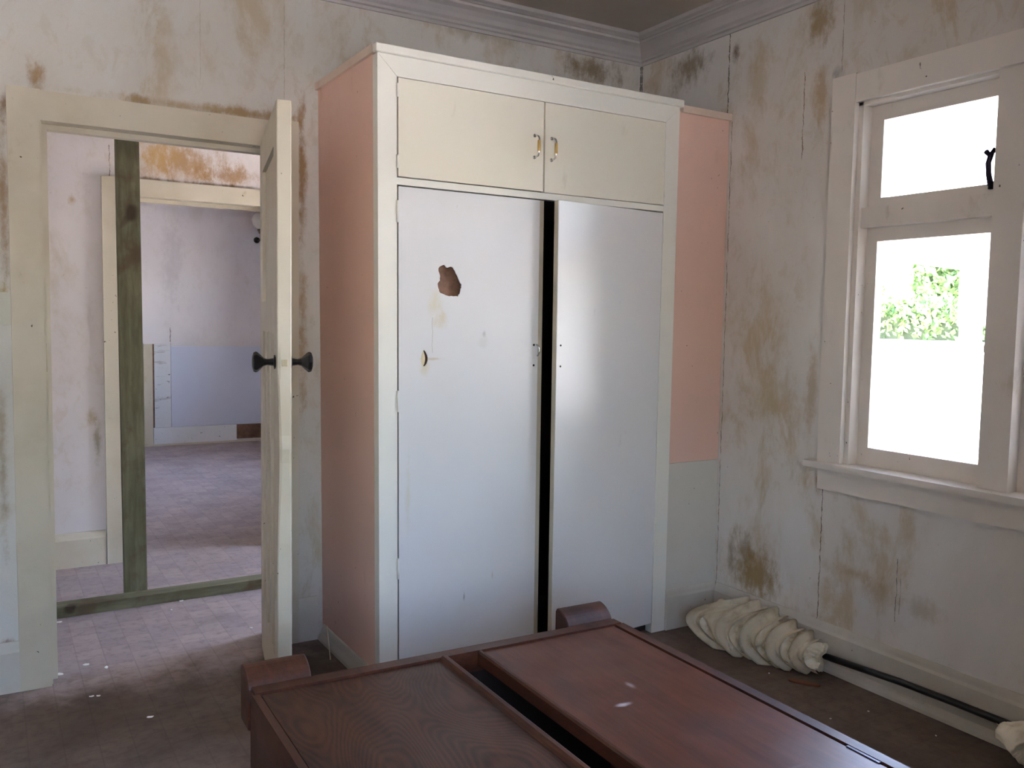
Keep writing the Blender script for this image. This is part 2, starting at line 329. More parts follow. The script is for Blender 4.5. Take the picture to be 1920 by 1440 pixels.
# ------------------------------------------------------------------ the setting
ZC = 2.685
struct('floor', box(-1.42, 2.73, -4.72, 0, -.06, 0), M_floor, 'grimy worn lino floor of the room with its dimmer light painted brown', 'floor')
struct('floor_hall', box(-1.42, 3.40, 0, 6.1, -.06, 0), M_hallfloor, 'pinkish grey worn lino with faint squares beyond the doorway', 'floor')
struct('ceiling', box(-1.42, 2.73, -4.72, .14, ZC, ZC+.1), M_ceil, 'dull grey painted room ceiling', 'ceiling')
struct('ceiling_hall', box(-1.42, 3.40, .14, 6.1, ZC, ZC+.1), M_ceil, 'ceiling over the hall and the far room', 'ceiling')
JL, JR, DH = 0.0, .79, 1.98
struct('wall_back', wall('x', 0, .14, -1.42, 2.73, 0, ZC, [(JL-.02, JR+.02, 0, DH+.02)]), M_back, 'stained bare wall with the doorway and the fitted wardrobe', 'wall')
WY0, WY1, WZ0, WZ1 = -1.274, -3.08, .80, 2.15
struct('wall_right', wall('y', XR, XR+.12, -4.72, 0, 0, ZC, [(WY1, WY0, WZ0, WZ1)]), M_right, 'stained cracked wall around the window', 'wall')
struct('wall_left', box(-1.42, -1.30, -4.72, 0, 0, ZC), M_back, 'plain stained wall opposite the window', 'wall')
struct('wall_front', wall('x', -4.72, -4.60, -1.42, 2.73, 0, ZC, [(-.8, .3, .8, 2.1)]), M_back, 'plain stained wall facing the fitted wardrobe', 'wall')
HY = 1.586
HX0, HX1, HZ = .432, 1.24, 1.945
struct('wall_hall', wall('x', HY, HY+.13, -1.42, 3.28, 0, ZC, [(HX0-.02, HX1+.02, 0, HZ+.02)]), M_hall, 'pale stained hall wall with the second doorway', 'wall')
struct('wall_hall_left', box(-1.42, -1.30, .14, HY, 0, ZC), M_hall, 'closed end wall of the hall', 'wall')
FY = 5.96
struct('wall_far', box(-1.42, 3.40, FY, FY+.12, 0, ZC), M_far, 'pale wall of the far room above a blue grey panel', 'wall')
struct('wall_far_left', box(-1.42, -1.30, HY+.13, FY, 0, ZC), M_far, 'plain side wall of the far room', 'wall')
struct('wall_hall_right', wall('y', 3.28, 3.40, .14, FY, 0, ZC, [(.28, 1.45, .3, 2.2), (3.1, 4.9, .8, 2.2)]), M_far, 'outer wall with openings that let daylight into hall and far room', 'wall')
struct('wall_hall_outer', box(2.73, 3.40, 0, .14, 0, ZC), M_hall, 'hall wall continuing past the room', 'wall')

# cornice around the room: covered profile (p = out from wall, h = up from its foot)
prof = [(0, -.004), (.008, -.004), (.010, .008), (.020, .012), (.022, .022), (.034, .030), (.044, .046), (.060, .062), (.078, .070), (.084, .072), (.085, .082), (.094, .083), (.100, .088), (.118, .092), (.126, .105), (0, .105)]
def cornice():
    bm = B(); zb = 2.58; rings = []
    x0, x1, y0, y1 = -1.30, XR, -4.60, 0
    for p, h in prof:
        rings.append([bm.verts.new(q) for q in ((x0+p, y0+p, zb+h), (x1-p, y0+p, zb+h), (x1-p, y1-p, zb+h), (x0+p, y1-p, zb+h))])
    n = len(rings)
    for i in range(n):
        a, b = rings[i], rings[(i+1) % n]
        for k in range(4): bm.faces.new((a[k], a[(k+1) % 4], b[(k+1) % 4], b[k]))
    return bm
struct('trim_3', cornice(), M_corn, 'moulded plaster cornice between walls and ceiling', 'cornice')

# baseboards
def skirt_prof(h, d): return [(0, 0), (d, 0), (d, h*.80), (d*.75, h*.86), (d*.6, h*.93), (d*.35, h), (0, h)]
def base_y(x0, x1, y, s, h=.178, d=.02):            # runs along x on a wall at y, sticks out towards s
    return prism(B(), [(y + s*a, b) for a, b in skirt_prof(h, d)], 'x', x0, x1)
def base_x(y0, y1, x, s, h=.178, d=.02):
    return prism(B(), [(x + s*a, b) for a, b in skirt_prof(h, d)], 'y', y0, y1)
struct('baseboard_back', base_y(.893, .975, 0, -1), M_skirt, 'grimy cream skirting between the door and the pink wardrobe side', 'skirting')
struct('baseboard_left', base_y(-1.30, -.10, 0, -1), M_skirt, 'chipped cream skirting beside the door casing', 'skirting')
struct('baseboard_right', base_x(-4.60, -.635, XR, -1), M_skirt, 'dusty grey white skirting under the window', 'skirting')
struct('baseboard_shoe', prism(B(), [(XR-.02, 0), (XR-.042, 0), (XR-.040, .012), (XR-.032, .026), (XR-.02, .034)], 'y', -4.60, -1.1), M_skirt, 'small floor bead along the skirting under the window', 'skirting')
struct('baseboard_hall', base_y(-1.30, .345, HY, -1, .182, .022), M_trim, 'tall cream skirting on the hall wall', 'skirting')

# door casing (trim_1)
t = thing('trim_1', 'cream painted chipped casing around the open doorway', 'door frame', (.395, -.01, 0), kind='structure')
def bv(n, bm, m, p, b=.003, **k): return obj(n, bm, m, p, bevel=b, **k)
ang = lambda x0, x1, z0, z1: box(x0, x1, -.022, 0, z0, z1)
bv('casing', ang(-.10, JL, 0, 2.083), M_trim, t); bv('casing', ang(JR, .893, 0, 2.088), M_trim, t)
bv('casing', box(JL, JR, -.020, 0, DH, 2.080), M_trim, t)
bv('jamb', box(JL-.02, JL+.004, .001, .14, 0, DH+.02), M_trim, t, .001); bv('jamb', box(JR, JR+.02, .001, .14, 0, DH+.02), M_trim, t, .001)
bv('head_lining', box(JL+.004, JR, .001, .14, DH, DH+.02), M_trim, t, .001)
bv('door_stop', box(JL+.004, JL+.022, .045, .085, 0, DH), M_trim, t, .002); bv('door_stop', box(JL+.022, JR, .045, .085, DH-.018, DH), M_trim, t, .002)
bv('strike_plate', box(JL+.003, JL+.006, .004, .03, 1.12, 1.22), M_brass, t, 0)
bv('casing', box(-.10, JL, .14, .16, 0, 2.08), M_trim, t); bv('casing', box(JR, .89, .14, .16, 0, 2.08), M_trim, t); bv('casing', box(JL, JR, .14, .16, DH, 2.08), M_trim, t)

# second doorway casing (trim_2)
t = thing('trim_2', 'cream casing around the second doorway across the hall', 'door frame', (.83, HY-.01, 0), kind='structure')
bv('casing', box(.350, HX0, HY-.026, HY, 0, 2.036), M_trim, t); bv('casing', box(HX1, HX1+.1, HY-.026, HY, 0, 2.036), M_trim, t)
bv('casing', box(HX0, HX1, HY-.024, HY, HZ, 2.036), M_trim, t)
bv('jamb', box(HX0-.02, HX0+.002, HY+.001, HY+.13, 0, HZ), M_trim, t, .001); bv('jamb', box(HX1, HX1+.02, HY+.001, HY+.13, 0, HZ), M_trim, t, .001)
bv('head_lining', box(HX0, HX1, HY+.001, HY+.13, HZ, HZ+.02), M_trim, t, .001); bv('door_stop', box(HX0, HX1, HY+.05, HY+.08, HZ-.02, HZ), M_trim, t, .002)

# ---- window (window_1): three bays, only the first is wholly in view
t = thing('window_1', 'white painted timber casement window with fanlights over the canvas roll', 'window', (XR, -2.18, .8), kind='structure')
bv('casing', box(XR-.024, XR, WY0, WY0+.104, .806, 2.256), M_trimw, t); bv('casing', box(XR-.024, XR, WY1-.104, WY1, .806, 2.256), M_trimw, t)
bv('casing', box(XR-.022, XR, WY1, WY0, 2.150, 2.252), M_trimw, t)
bv('window_sill', box(XR-.055, XR+.12, WY1-.14, WY0+.146, .783, .806), M_trimw, t, .005)
bv('apron', box(XR-.022, XR, WY1-.10, WY0+.100, .698, .783), M_trimw, t, .002)
XS = XR+.05
bv('jamb', box(XR, XR+.14, WY0-.020, WY0, .806, WZ1), M_trimw, t, .002); bv('jamb', box(XR, XR+.14, WY1, WY1+.020, .806, WZ1), M_trimw, t, .002)
bv('head', box(XR, XR+.14, WY1, WY0, WZ1-.012, WZ1), M_trimw, t, .002)
bays = [(-1.294, -1.800), (-1.900, -2.430), (-2.530, -3.060)]
for y in (-1.800, -2.430): bv('mullion', box(XR-.004, XR+.12, y-.100, y, .806, WZ1-.012), M_trimw, t, .004)
for a, b in bays:
    bv('transom', box(XR+.012, XR+.13, b, a, 1.692, 1.765), M_trimw, t, .004)
    for z0, z1, g in ((1.765, WZ1-.012, .052), (.806, 1.692, .046)):
        s = B(); low = .068 if z0 < 1 else .036
        bx(s, XS, XS+.04, a-g, a, z0, z1); bx(s, XS, XS+.04, b, b+.028, z0, z1)
        bx(s, XS, XS+.04, b+.028, a-g, z0, z0+low); bx(s, XS, XS+.04, b+.028, a-g, z1-g-.004, z1)
        sash = bv('sash', s, M_trimw, t, .003)
        obj('pane', box(XS+.018, XS+.022, b+.026, a-g+.002, z0+low-.002, z1-g-.002), M_glass, sash)
        if z0 > 1:
            st = B(); y = b+.030; pts = [(XS-.012, y+.004, 1.795), (XS-.020, y+.008, 1.83), (XS-.022, y+.010, 1.865), (XS-.018, y+.004, 1.893), (XS-.014, y-.006, 1.912)]
            tube(st, pts, [.010, .009, .009, .0095, .007], 8); tube(st, [(XS-.017, y+.003, 1.885), (XS-.016, y+.016, 1.897), (XS-.014, y+.024, 1.905)], [.008, .008, .009], 8)
            bx(st, XS-.014, XS, y-.006, y+.012, 1.782, 1.806)
            o = obj('stay', st, M_iron, sash, smooth=True); o['label'] = 'curved dark iron window stay'
        else:
            st = B(); tube(st, [(XS-.006, b+.012, 1.26), (XS-.012, b+.012, 1.20), (XS-.012, b+.012, .98), (XS-.006, b+.012, .90)], .005, 8); bx(st, XS-.014, XS, b+.004, b+.026, 1.25, 1.275)
            obj('casement_stay', st, M_brass, sash, smooth=True)

# ---- daylight openings of hall and far room: simple sashes in the outer wall
for n, (a, b, z0, z1), lab in (('window_2', (.28, 1.45, .3, 2.2), 'glazed opening at the end of the hall'), ('window_3', (3.1, 4.9, .8, 2.2), 'wide window of the far room')):
    t = thing(n, lab, 'window', (3.34, (a+b)/2, z0), kind='structure')
    s = B(); bx(s, 3.28, 3.36, a, a+.05, z0, z1); bx(s, 3.28, 3.36, b-.05, b, z0, z1); bx(s, 3.28, 3.36, a+.05, b-.05, z0, z0+.05); bx(s, 3.28, 3.36, a+.05, b-.05, z1-.05, z1)
    obj('window_frame', s, M_trimw, t); obj('pane', box(3.318, 3.322, a+.05, b-.05, z0+.05, z1-.05), M_glass, t)

t = thing('fill_window', 'added unseen fill window in the wall facing the fitted wardrobe', 'window', (-.25, -4.66, .8), kind='structure')  # added out of view behind the camera to give the room fill light
s = B(); a, b, z0, z1 = -.8, .3, .8, 2.1
bx(s, a, a+.05, -4.70, -4.62, z0, z1); bx(s, b-.05, b, -4.70, -4.62, z0, z1); bx(s, a+.05, b-.05, -4.70, -4.62, z0, z0+.05); bx(s, a+.05, b-.05, -4.70, -4.62, z1-.05, z1); bx(s, -.27, -.23, -4.70, -4.62, z0+.05, z1-.05)
obj('window_frame', s, M_trimw, t); obj('pane', box(a+.05, b-.05, -4.662, -4.658, z0+.05, z1-.05), M_glass, t)

# ---- the open door (door_1): a thing with its own hinge, swung into the room
LW, LH, LT = .755, 1.972, .046
door = thing('door_1', 'cream panelled door standing open into the room with black knobs', 'door', (.79, -.024, .012), R_(180+90-11.34), kind='structure', local=True)
# local: +x runs from the hinge to the latch edge, -y is the face that looks to the doorway
def L(n, bm, m, par=door, b=.0025): return bv(n, bm, m, par, b)
yb0, yb1 = -LT, 0
L('stile', box(0, .11, yb0, yb1, 0, LH), M_door)
def latch_stile():
    bm = B(); n = 46; rows = []
    for i in range(n+1):
        z = LH*i/n; j = 0 if z > 1.2 else random.uniform(0, .004); e = .012*math.exp(-((z-.88)/.22)**2) if z < 1.12 else 0
        rows.append([bm.verts.new(p) for p in ((LW-.11, yb0, z), (LW-j-.002, yb0+.001+e*.6, z), (LW-j, yb0+.004+e, z), (LW-j*.6, yb1-.004-e*.3, z), (LW-.002-j*.4, yb1-.001, z), (LW-.11, yb1, z))])
    for a, b in zip(rows, rows[1:]):
        for k in range(6): bm.faces.new((a[k], a[(k+1) % 6], b[(k+1) % 6], b[k]))
    bm.faces.new(rows[0]); bm.faces.new(rows[-1]); return bm
obj('stile', latch_stile(), M_door, door)
for z0, z1 in ((0, .20), (1.26, 1.37), (LH-.12, LH)): L('rail', box(.11, LW-.11, yb0, yb1, z0, z1), M_door)
w3 = (LW-.22-.14)/3
for k in (0, 1): L('muntin', box(.11+w3*(k+1)+.07*k, .11+w3*(k+1)+.07*(k+1), yb0, yb1, .20, 1.26), M_door)
for k in range(3): L('panel', box(.11+k*(w3+.07), .11+k*(w3+.07)+w3, yb0+.013, yb1-.013, .20, 1.26), M_door, b=0)
L('panel', box(.11, LW-.11, yb0+.013, yb1-.013, 1.37, LH-.12), M_door, b=0)
kz = 1.172; kx = LW-.058
kp = [(.022, 0), (.022, .004), (.012, .006), (.0095, .024), (.012, .034), (.022, .044), (.031, .054), (.033, .059), (.030, .066), (.018, .070), (.004, .071)]
for s in (-1, 1):
    M = Matrix.Translation((kx, yb0 if s < 0 else yb1, kz)) @ Matrix.Rotation(R_(90 if s < 0 else -90), 4, 'X')
    o = obj('knob', lathe(B(), kp, 8, M), M_black, door); o['label'] = 'black faceted door knob'
L('latch_plate', box(LW-.001, LW+.0015, yb0+.010, yb1-.010, kz-.05, kz+.05), M_door, b=0)
L('latch_bolt', box(LW-.001, LW+.006, yb0+.015, yb1-.015, kz-.010, kz+.010), M_brass, b=.001)
for z in (.2, 1.75): obj('hinge', lathe(B(), [(.007, z), (.007, z+.09)], 10, Matrix.Translation((-.004, .006, 0))), M_door, door)

# ------------------------------------------------------------------ fitted wardrobe
WX, WX2, WYF, WZT = .989, 2.319, -.619, 2.222
def warp(c):
    s = min(1, max(0, (c.x-WX)/(WX2-WX))); return Vector((c.x + (1-s)*(.0115-.0105*c.z), c.y, c.z))
W = thing('fitted_wardrobe', 'tall white fitted wardrobe with pink sides and a hole in its door', 'wardrobe', (1.65, -.31, 0))
def w(n, bm, m, par=W, b=.0025, lab=None, **k):
    o = obj(n, bm, m, par, bevel=b, warp=warp, **k)
    if lab: o['label'] = lab
    return o
w('side_panel', box(WX, WX+.016, -.578, -.001, 0, 2.224), M_pink, lab='pink painted side panel')
w('inner_side', box(2.300, 2.316, -.578, -.022, .0, 2.21), M_dark)
w('back_board', box(WX+.016, 2.300, -.020, -.012, 0, 2.21), M_dark); w('base_board', box(WX+.016, 2.300, -.578, -.022, 0, .02), M_dark)
w('top_board', box(WX+.016, XR-.004, -.60, -.001, 2.21, 2.224), M_dark)
w('shelf', box(WX+.016, 2.300, -.578, -.022, 1.790, 1.808), M_dark)
# face frame with mitred top corners; stiles are a little deeper than the rail
SI, SJ = 1.060, 2.246
w('stile', prism(B(), [(WX, 0), (SI, 0), (SI, 2.152), (WX, 2.222)], 'y', WYF, -.578), M_white, b=.0008)
w('stile', prism(B(), [(SJ, .0), (WX2, .0), (WX2, 2.222), (SJ, 2.152)], 'y', WYF, -.578), M_white, b=.0008)
w('top_rail', prism(B(), [(SI+.0004, 2.1525), (SJ-.0004, 2.1525), (WX2-.0004, 2.222), (WX+.0004, 2.222)], 'y', WYF, -.585), M_white, b=.0006)
w('middle_rail', box(SI, SJ, WYF+.001, -.585, 1.789, 1.813), M_white, b=.002)
w('capping', prism(B(), [(WX-.010, 2.222), (2.330, 2.222), (2.330, 2.250), (WX-.010, 2.250)], 'y', -.634, -.605), M_white)
w('capping', box(WX-.012, WX+.012, -.605, -.001, 2.224, 2.252), M_cap); w('capping', box(2.330, XR-.002, -.628, -.605, 2.204, 2.232), M_cap, lab='pinkish cream capping strip')
w('infill_panel', box(WX2, XR-.002, -.612, -.600, .729, 2.21), M_pink, lab='pink infill board beside the window wall')
w('infill_panel', box(WX2, XR-.002, -.613, -.600, .10, .728), M_infill, lab='cream infill board below the pink one')
w('skirting', prism(B(), [(-.613-a, b) for a, b in skirt_prof(.178, .016)], 'x', WX2, XR-.003), M_skirt)
w('skirting', prism(B(), [(WX-a, b) for a, b in ((0, 0), (.030, 0), (.028, .014), (.016, .034), (.006, .060), (0, .064))], 'y', -.600, -.022), M_skirt)
# doors
def sheet(outer, holes, y0, y1):
    bm = B(); loops = [outer] + holes; flat = [p for l in loops for p in l]
    tri = tessellate_polygon([[Vector((p[0], p[1], 0)) for p in l] for l in loops])
    A = [bm.verts.new((p[0], y0, p[1])) for p in flat]; C = [bm.verts.new((p[0], y1, p[1])) for p in flat]
    for a, b, c in tri: bm.faces.new((A[a], A[b], A[c])); bm.faces.new((C[c], C[b], C[a]))
    k = 0
    for l in loops:
        n = len(l)
        for i in range(n): bm.faces.new((A[k+i], A[k+(i+1) % n], C[k+(i+1) % n], C[k+i]))
        k += n
    return bm
def handle(par, x, ztop, y):
    zb = ztop-.080; h = B()
    tube(h, [(x, y+.004, ztop), (x, y-.014, ztop), (x+.003, y-.024, ztop-.006), (x+.004, y-.027, ztop-.016), (x+.004, y-.027, zb+.016), (x+.003, y-.024, zb+.006), (x, y-.014, zb), (x, y+.004, zb)], .0035, 8)
    for z in (ztop, zb): lathe(h, [(.007, 0), (.007, .003), (.004, .005)], 10, Matrix.Translation((x, y, z)) @ Matrix.Rotation(R_(90), 4, 'X'))
    w('handle', h, M_chrome, par, 0, 'chrome handle with a tan plastic grip', smooth=True)
    w('grip', lathe(B(), [(.0055, zb+.020), (.0062, zb+.026), (.0062, ztop-.026), (.0055, ztop-.020)], 12, Matrix.Translation((x+.004, y-.027, 0))), M_tan, par, 0)
def hinge(par, x, z0, z1, y=WYF-.001): w('hinge', lathe(B(), [(.0045, z0), (.0045, z1)], 8, Matrix.Translation((x, y, 0))), M_white, par, 0, smooth=True)
YD = WYF-.003
ul = w('upper_door', box(SI+.004, 1.652, YD, -.598, 1.817, 2.149), M_cream, lab='cream upper cupboard door'); handle(ul, 1.612, 2.020, YD)
ur = w('upper_door', box(1.659, SJ-.004, YD, -.598, 1.815, 2.149), M_cream, lab='cream upper cupboard door'); handle(ur, 1.688, 2.018, YD)
for z in (2.085, 1.845): hinge(ul, SI+.001, z, z+.045); hinge(ur, SJ-.001, z, z+.045)
zr = lambda *l: [(740+.18056*a, 460+.18056*b) for a, b in l]
def onf(l): return [(lambda p: (p.x-(1-min(1, max(0, (p.x-WX)/(WX2-WX))))*(.0115-.0105*p.z), p.z))(up(u, v, 'y', YD)) for u, v in l]
hole = onf(zr((455,240),(466,222),(480,215),(498,206),(515,203),(525,215),(536,228),(550,232),(570,224),(590,222),(604,230),(612,246),(624,262),(635,290),(648,310),(660,340),(668,362),(680,390),(697,410),(690,425),(693,440),(684,452),(683,470),(678,490),(675,505),(662,512),(658,533),(640,527),(610,530),(590,526),(570,530),(548,524),(530,518),(510,508),(490,500),(474,494),(462,478),(460,460),(452,440),(448,415),(446,398),(455,382),(470,365),(468,345),(472,320),(464,290),(455,265)))[::-1]
dent = onf(zr((305,1085),(322,1105),(338,1140),(345,1172),(342,1200),(330,1235),(312,1256),(292,1255),(278,1225),(272,1185),(278,1140),(290,1105)))[::-1]
ll = w('lower_door', sheet([(SI+.004, .03), (1.640, .03), (1.640, 1.783), (SI+.004, 1.783)], [hole, dent], YD, YD+.004), M_leafh, b=0, lab='white lower door with a jagged punched hole')
w('back_sheet', box(SI+.006, 1.645, YD+.024, YD+.028, .03, 1.783), M_brown, ll, 0, 'brown inside sheet seen through the hole')
w('door_edge', box(1.640, 1.660, YD+.003, YD+.028, .03, 1.783), M_edge, ll, .001, 'bare beige door edge')
fr = B(); bx(fr, SI+.005, SI+.03, YD+.004, YD+.024, .03, 1.783); bx(fr, SI+.03, 1.640, YD+.004, YD+.024, .03, .07); bx(fr, SI+.03, 1.640, YD+.004, YD+.024, 1.75, 1.783); w('door_frame', fr, M_edge, ll, 0)
# torn plug pushed into the small lens-shaped hole
cx = sum(p[0] for p in dent)/len(dent); cz = sum(p[1] for p in dent)/len(dent); pl = B()
rim = [pl.verts.new((cx-.005+(p[0]-cx)*.62, YD+.002, cz+(p[1]-cz)*.98)) for p in dent]; tip = pl.verts.new((cx-.006, YD+.001, cz)); bk = [pl.verts.new((v.co.x, YD+.014, v.co.z)) for v in rim]
for i in range(len(rim)):
    j = (i+1) % len(rim); pl.faces.new((rim[i], rim[j], tip)); pl.faces.new((rim[j], rim[i], bk[i], bk[j]))
w('torn_plug', pl, M_filler, ll, 0, 'pale torn board plug')
rg = B(); tube(rg, [(1.627+.010*math.cos(a), YD-.006-.010*abs(math.cos(a)), 1.215+.022*math.sin(a)) for a in [R_(x) for x in range(-70, 91, 16)]], .0028, 8)
w('broken_pull', rg, M_chrome, ll, 0, 'broken curved chrome pull', smooth=True)
def dot(par, x, z, y, r=.004, m=None): lathe_b = lathe(B(), [(r, 0), (r, .0008)], 10, Matrix.Translation((x, y, z)) @ Matrix.Rotation(R_(90), 4, 'X')); return w('screw_hole', lathe_b, m or M_hole, par, 0)
dot(ll, 1.622, 1.236, YD, .0045); dot(ll, 1.622, 1.158, YD, .0045)
for z in (1.66, 1.0, .4): hinge(ll, SI+.001, z, z+.075)
# right lower door stands ajar
AJ = R_(6.3); HXP = SJ-.004; MR = Matrix.Translation((HXP, YD, 0)) @ Matrix.Rotation(AJ, 4, 'Z') @ Matrix.Translation((-HXP, -YD, 0))
rd = B(); bx(rd, 1.682, HXP, YD, YD+.004, .045, 1.782, MR); rl = w('lower_door', rd, M_leaf, b=.0008, lab='white lower door standing slightly ajar')
rd = B(); bx(rd, 1.682, HXP-.002, YD+.0042, YD+.027, .045, 1.782, MR); w('door_edge', rd, M_edge, rl, .001, 'bare beige door edge')
for z in (1.236, 1.156):
    q = MR @ Vector((1.702, YD, z)); lb = lathe(B(), [(.004, 0), (.004, .0008)], 10, Matrix.Translation(q) @ Matrix.Rotation(AJ, 4, 'Z') @ Matrix.Rotation(R_(90), 4, 'X')); w('screw_hole', lb, M_hole, rl, 0)
for z in (1.66, 1.0, .4): hinge(rl, SJ-.001, z, z+.075)

# ------------------------------------------------------------------ old wooden wardrobe lying on its back
CH, CW, CL = .45, 1.060, 1.80
M_w1 = wood('veneer_swirl', (42, 22, 15), (82, 48, 32), swirl=True, rough=.40, spec=.3)
M_w2 = wood('veneer_plain', (64, 30, 20), (98, 52, 35), rough=.34, spec=.35, marks=[((.735, -.47, .452), (.025, .010, .05), (190, 178, 176), .9), ((.815, -.39, .452), (.010, .022, .05), (180, 168, 166), .7), ((.80, -.86, .452), (.09, .006, .05), (140, 110, 96), .5)])
M_w3 = wood('dark_carcass', (50, 27, 19), (84, 46, 30), rough=.40, spec=.35)
M_win = plain('carcass_inside', (34, 20, 14), .8)
Cw = thing('wooden_wardrobe', 'dark brown veneered wardrobe lying on its back on the floor', 'wardrobe', (.340, -1.432, 0), R_(-1.0), local=True)
def c(n, bm, m, par=Cw, b=.003, lab=None, **k):
    o = obj(n, bm, m, par, bevel=b, **k)
    if lab: o['label'] = lab
    return o
# local: x across the width, -y along the length (towards its top end), z up; far end (y=0) is the wardrobe's foot
c('side_panel', box(0, .020, -CL, -.0, .006, CH-.004), M_w3); c('side_panel', box(CW-.020, CW, -CL, -.0, .006, CH-.002), M_w3)
c('back_board', box(.0, CW, -CL, 0, 0, .006), M_w3, b=0)
c('bottom_board', box(.020, CW-.020, -.020, -.001, .006, CH-.03), M_win); c('top_board', box(.020, CW-.020, -CL, -CL+.020, .006, CH-.02), M_w3)
c('foot_rail', box(.004, CW-.004, -.034, .004, CH-.05, CH+.006), M_w3, b=.005); c('head_rail', box(.020, CW-.020, -CL+.02, -CL+.06, CH-.05, CH), M_w3)
c('front_edge', box(CW-.026, CW+.003, -CL, -.034, CH-.045, CH+.004), M_w3, b=.004); c('front_edge', box(-.003, .014, -CL, -.034, CH-.045, CH+.002), M_w3, b=.003)
dl = c('door', box(.017, .470, -CL+.062, -.037, CH-.022, CH), M_w1, b=.002, lab='oak veneered door with swirling grain')
as_ = [(.470, CH-.030), (.500, CH-.030), (.500, CH-.004), (.497, CH+.006), (.490, CH+.011), (.481, CH+.011), (.474, CH+.006), (.470, CH)]
c('bead', prism(B(), as_, 'y', -CL+.062, -.036), M_w3, dl, 0, 'rounded closing bead on the door edge', smooth=False)
dr = c('door', box(.598, CW-.033, -CL+.062, -.037, CH-.022, CH+.001), M_w2, b=.003, lab='smooth reddish veneered door')
c('bead', prism(B(), [(.584, CH-.030), (.598, CH-.030), (.598, CH+.002), (.594, CH+.006), (.588, CH+.005), (.584, CH)], 'y', -CL+.062, -.036), M_w3, dr, 0)
c('latch', box(CW-.034, CW-.026, -.93, -.85, CH-.002, CH+.003), M_iron, dr, .001, 'small dark metal catch')
c('partition', box(.482, .498, -CL+.02, -.02, .006, CH-.034), M_win)
def foot(x0, x1):
    P = [(.004, CH-.10), (.080, CH-.10), (.080, CH+.030)]
    P += [(.080-.006-.066*math.sin(a), CH-.012+.052*math.cos(a)) for a in [R_(q) for q in range(0, 91, 10)]] + [(.004, CH-.03)]
    return prism(B(), P, 'x', x0, x1)
c('foot', foot(-.004, .150), M_w3, b=.003, lab='rounded scroll foot'); c('foot', foot(CW-.160, CW-.004), M_w3, b=.003, lab='rounded scroll foot')

# ------------------------------------------------------------------ canvas roll on its black pole
def canvas_mat():
    t = NT('old_canvas'); P = t.obj(); n = t.noise(P, 9, 6, .65); f = t.noise(P, 260, 2, .5)
    col = t.mix(t.step(n, .45, .75), lin((238, 228, 206)), lin((200, 182, 148)))
    return t.out(col, .9, t.bump(t.math('ADD', f, t.noise(P, 35, 4, .6)), .35, .004), 0, .15)
M_canvas = canvas_mat()
cr = thing('canvas_roll', 'cream canvas wrapped round both ends of a black pole by the skirting', 'canvas', (2.49, -.95, 0))
from mathutils import noise as mnoise
def wraps(p0, p1, rad, turns, seed, nt=150, na=72, lip=.046, flatten=.86, bow=.38):
    """canvas wound round a pole: a tapering body whose layers overlap in a helix"""
    bm = B(); p0, p1 = Vector(p0), Vector(p1); ax = (p1-p0).normalized(); sx = ax.cross(Vector((0, 0, 1))).normalized(); sz = sx.cross(ax); rows = []
    for i in range(nt+1):
        s = i/nt; ring = []
        for k in range(na):
            th = 2*math.pi*k/na
            q = Vector((math.cos(th)*1.1, math.sin(th)*1.1, s*3.2+seed))
            wob = .07*mnoise.noise(q*1.3)+.03*mnoise.noise(q*3.1)
            ph = s*turns + bow*math.cos(th)**2 + .42*mnoise.noise(Vector((math.cos(th)*.9, math.sin(th)*.9, seed+s*2.4))) + .12*mnoise.noise(q*2.6)
            fr_ = ph - math.floor(ph); hsh = .55+.9*abs(mnoise.noise(Vector((math.floor(ph)*3.7+.3, seed, .5))))*1.6
            saw = fr_**1.6 if fr_ < .94 else (1-fr_)/.06*.906       # each layer swells towards its edge, then drops onto the next
            wr = .004*mnoise.noise(Vector((math.cos(th)*2.2, math.sin(th)*2.2, s*26+seed))) + .002*mnoise.noise(q*7)
            r = rad(s)*(1+wob) + lip*hsh*(saw-.4) + wr
            if s > .985: r *= .86
            pos = p0 + (p1-p0)*s + sx*r*math.cos(th) + sz*r*flatten*math.sin(th)
            pos.z = max(pos.z, .002 + .004*abs(mnoise.noise(q*4)))
            ring.append(bm.verts.new(pos))
        rows.append(ring)
    for a, b in zip(rows, rows[1:]):
        for k in range(na): bm.faces.new((a[k], a[(k+1) % na], b[(k+1) % na], b[k]))
    for ring, s in ((rows[0], -1), (rows[-1], 1)):
        cen = bm.verts.new(sum((v.co for v in ring), Vector())/na - ax*s*.012)
        for k in range(na): bm.faces.new((ring[k], ring[(k+1) % na], cen))
    return bm
def rad1(s):
    pts = [(0, .030), (.07, .072), (.22, .098), (.45, .100), (.65, .082), (.82, .064), (1, .050)]
    for (a, ra), (b, rb) in zip(pts, pts[1:]):
        if s <= b: k = (s-a)/(b-a); k = k*k*(3-2*k); return ra+(rb-ra)*k
    return pts[-1][1]
P0, P1 = (2.452, -.715, .078), (2.508, -1.305, .080)
o = obj('wrapped_canvas', wraps(P0, P1, rad1, 6.0, 1.7, 330, 110), M_canvas, cr, smooth=True); o['label'] = 'bunched end of the cream canvas'
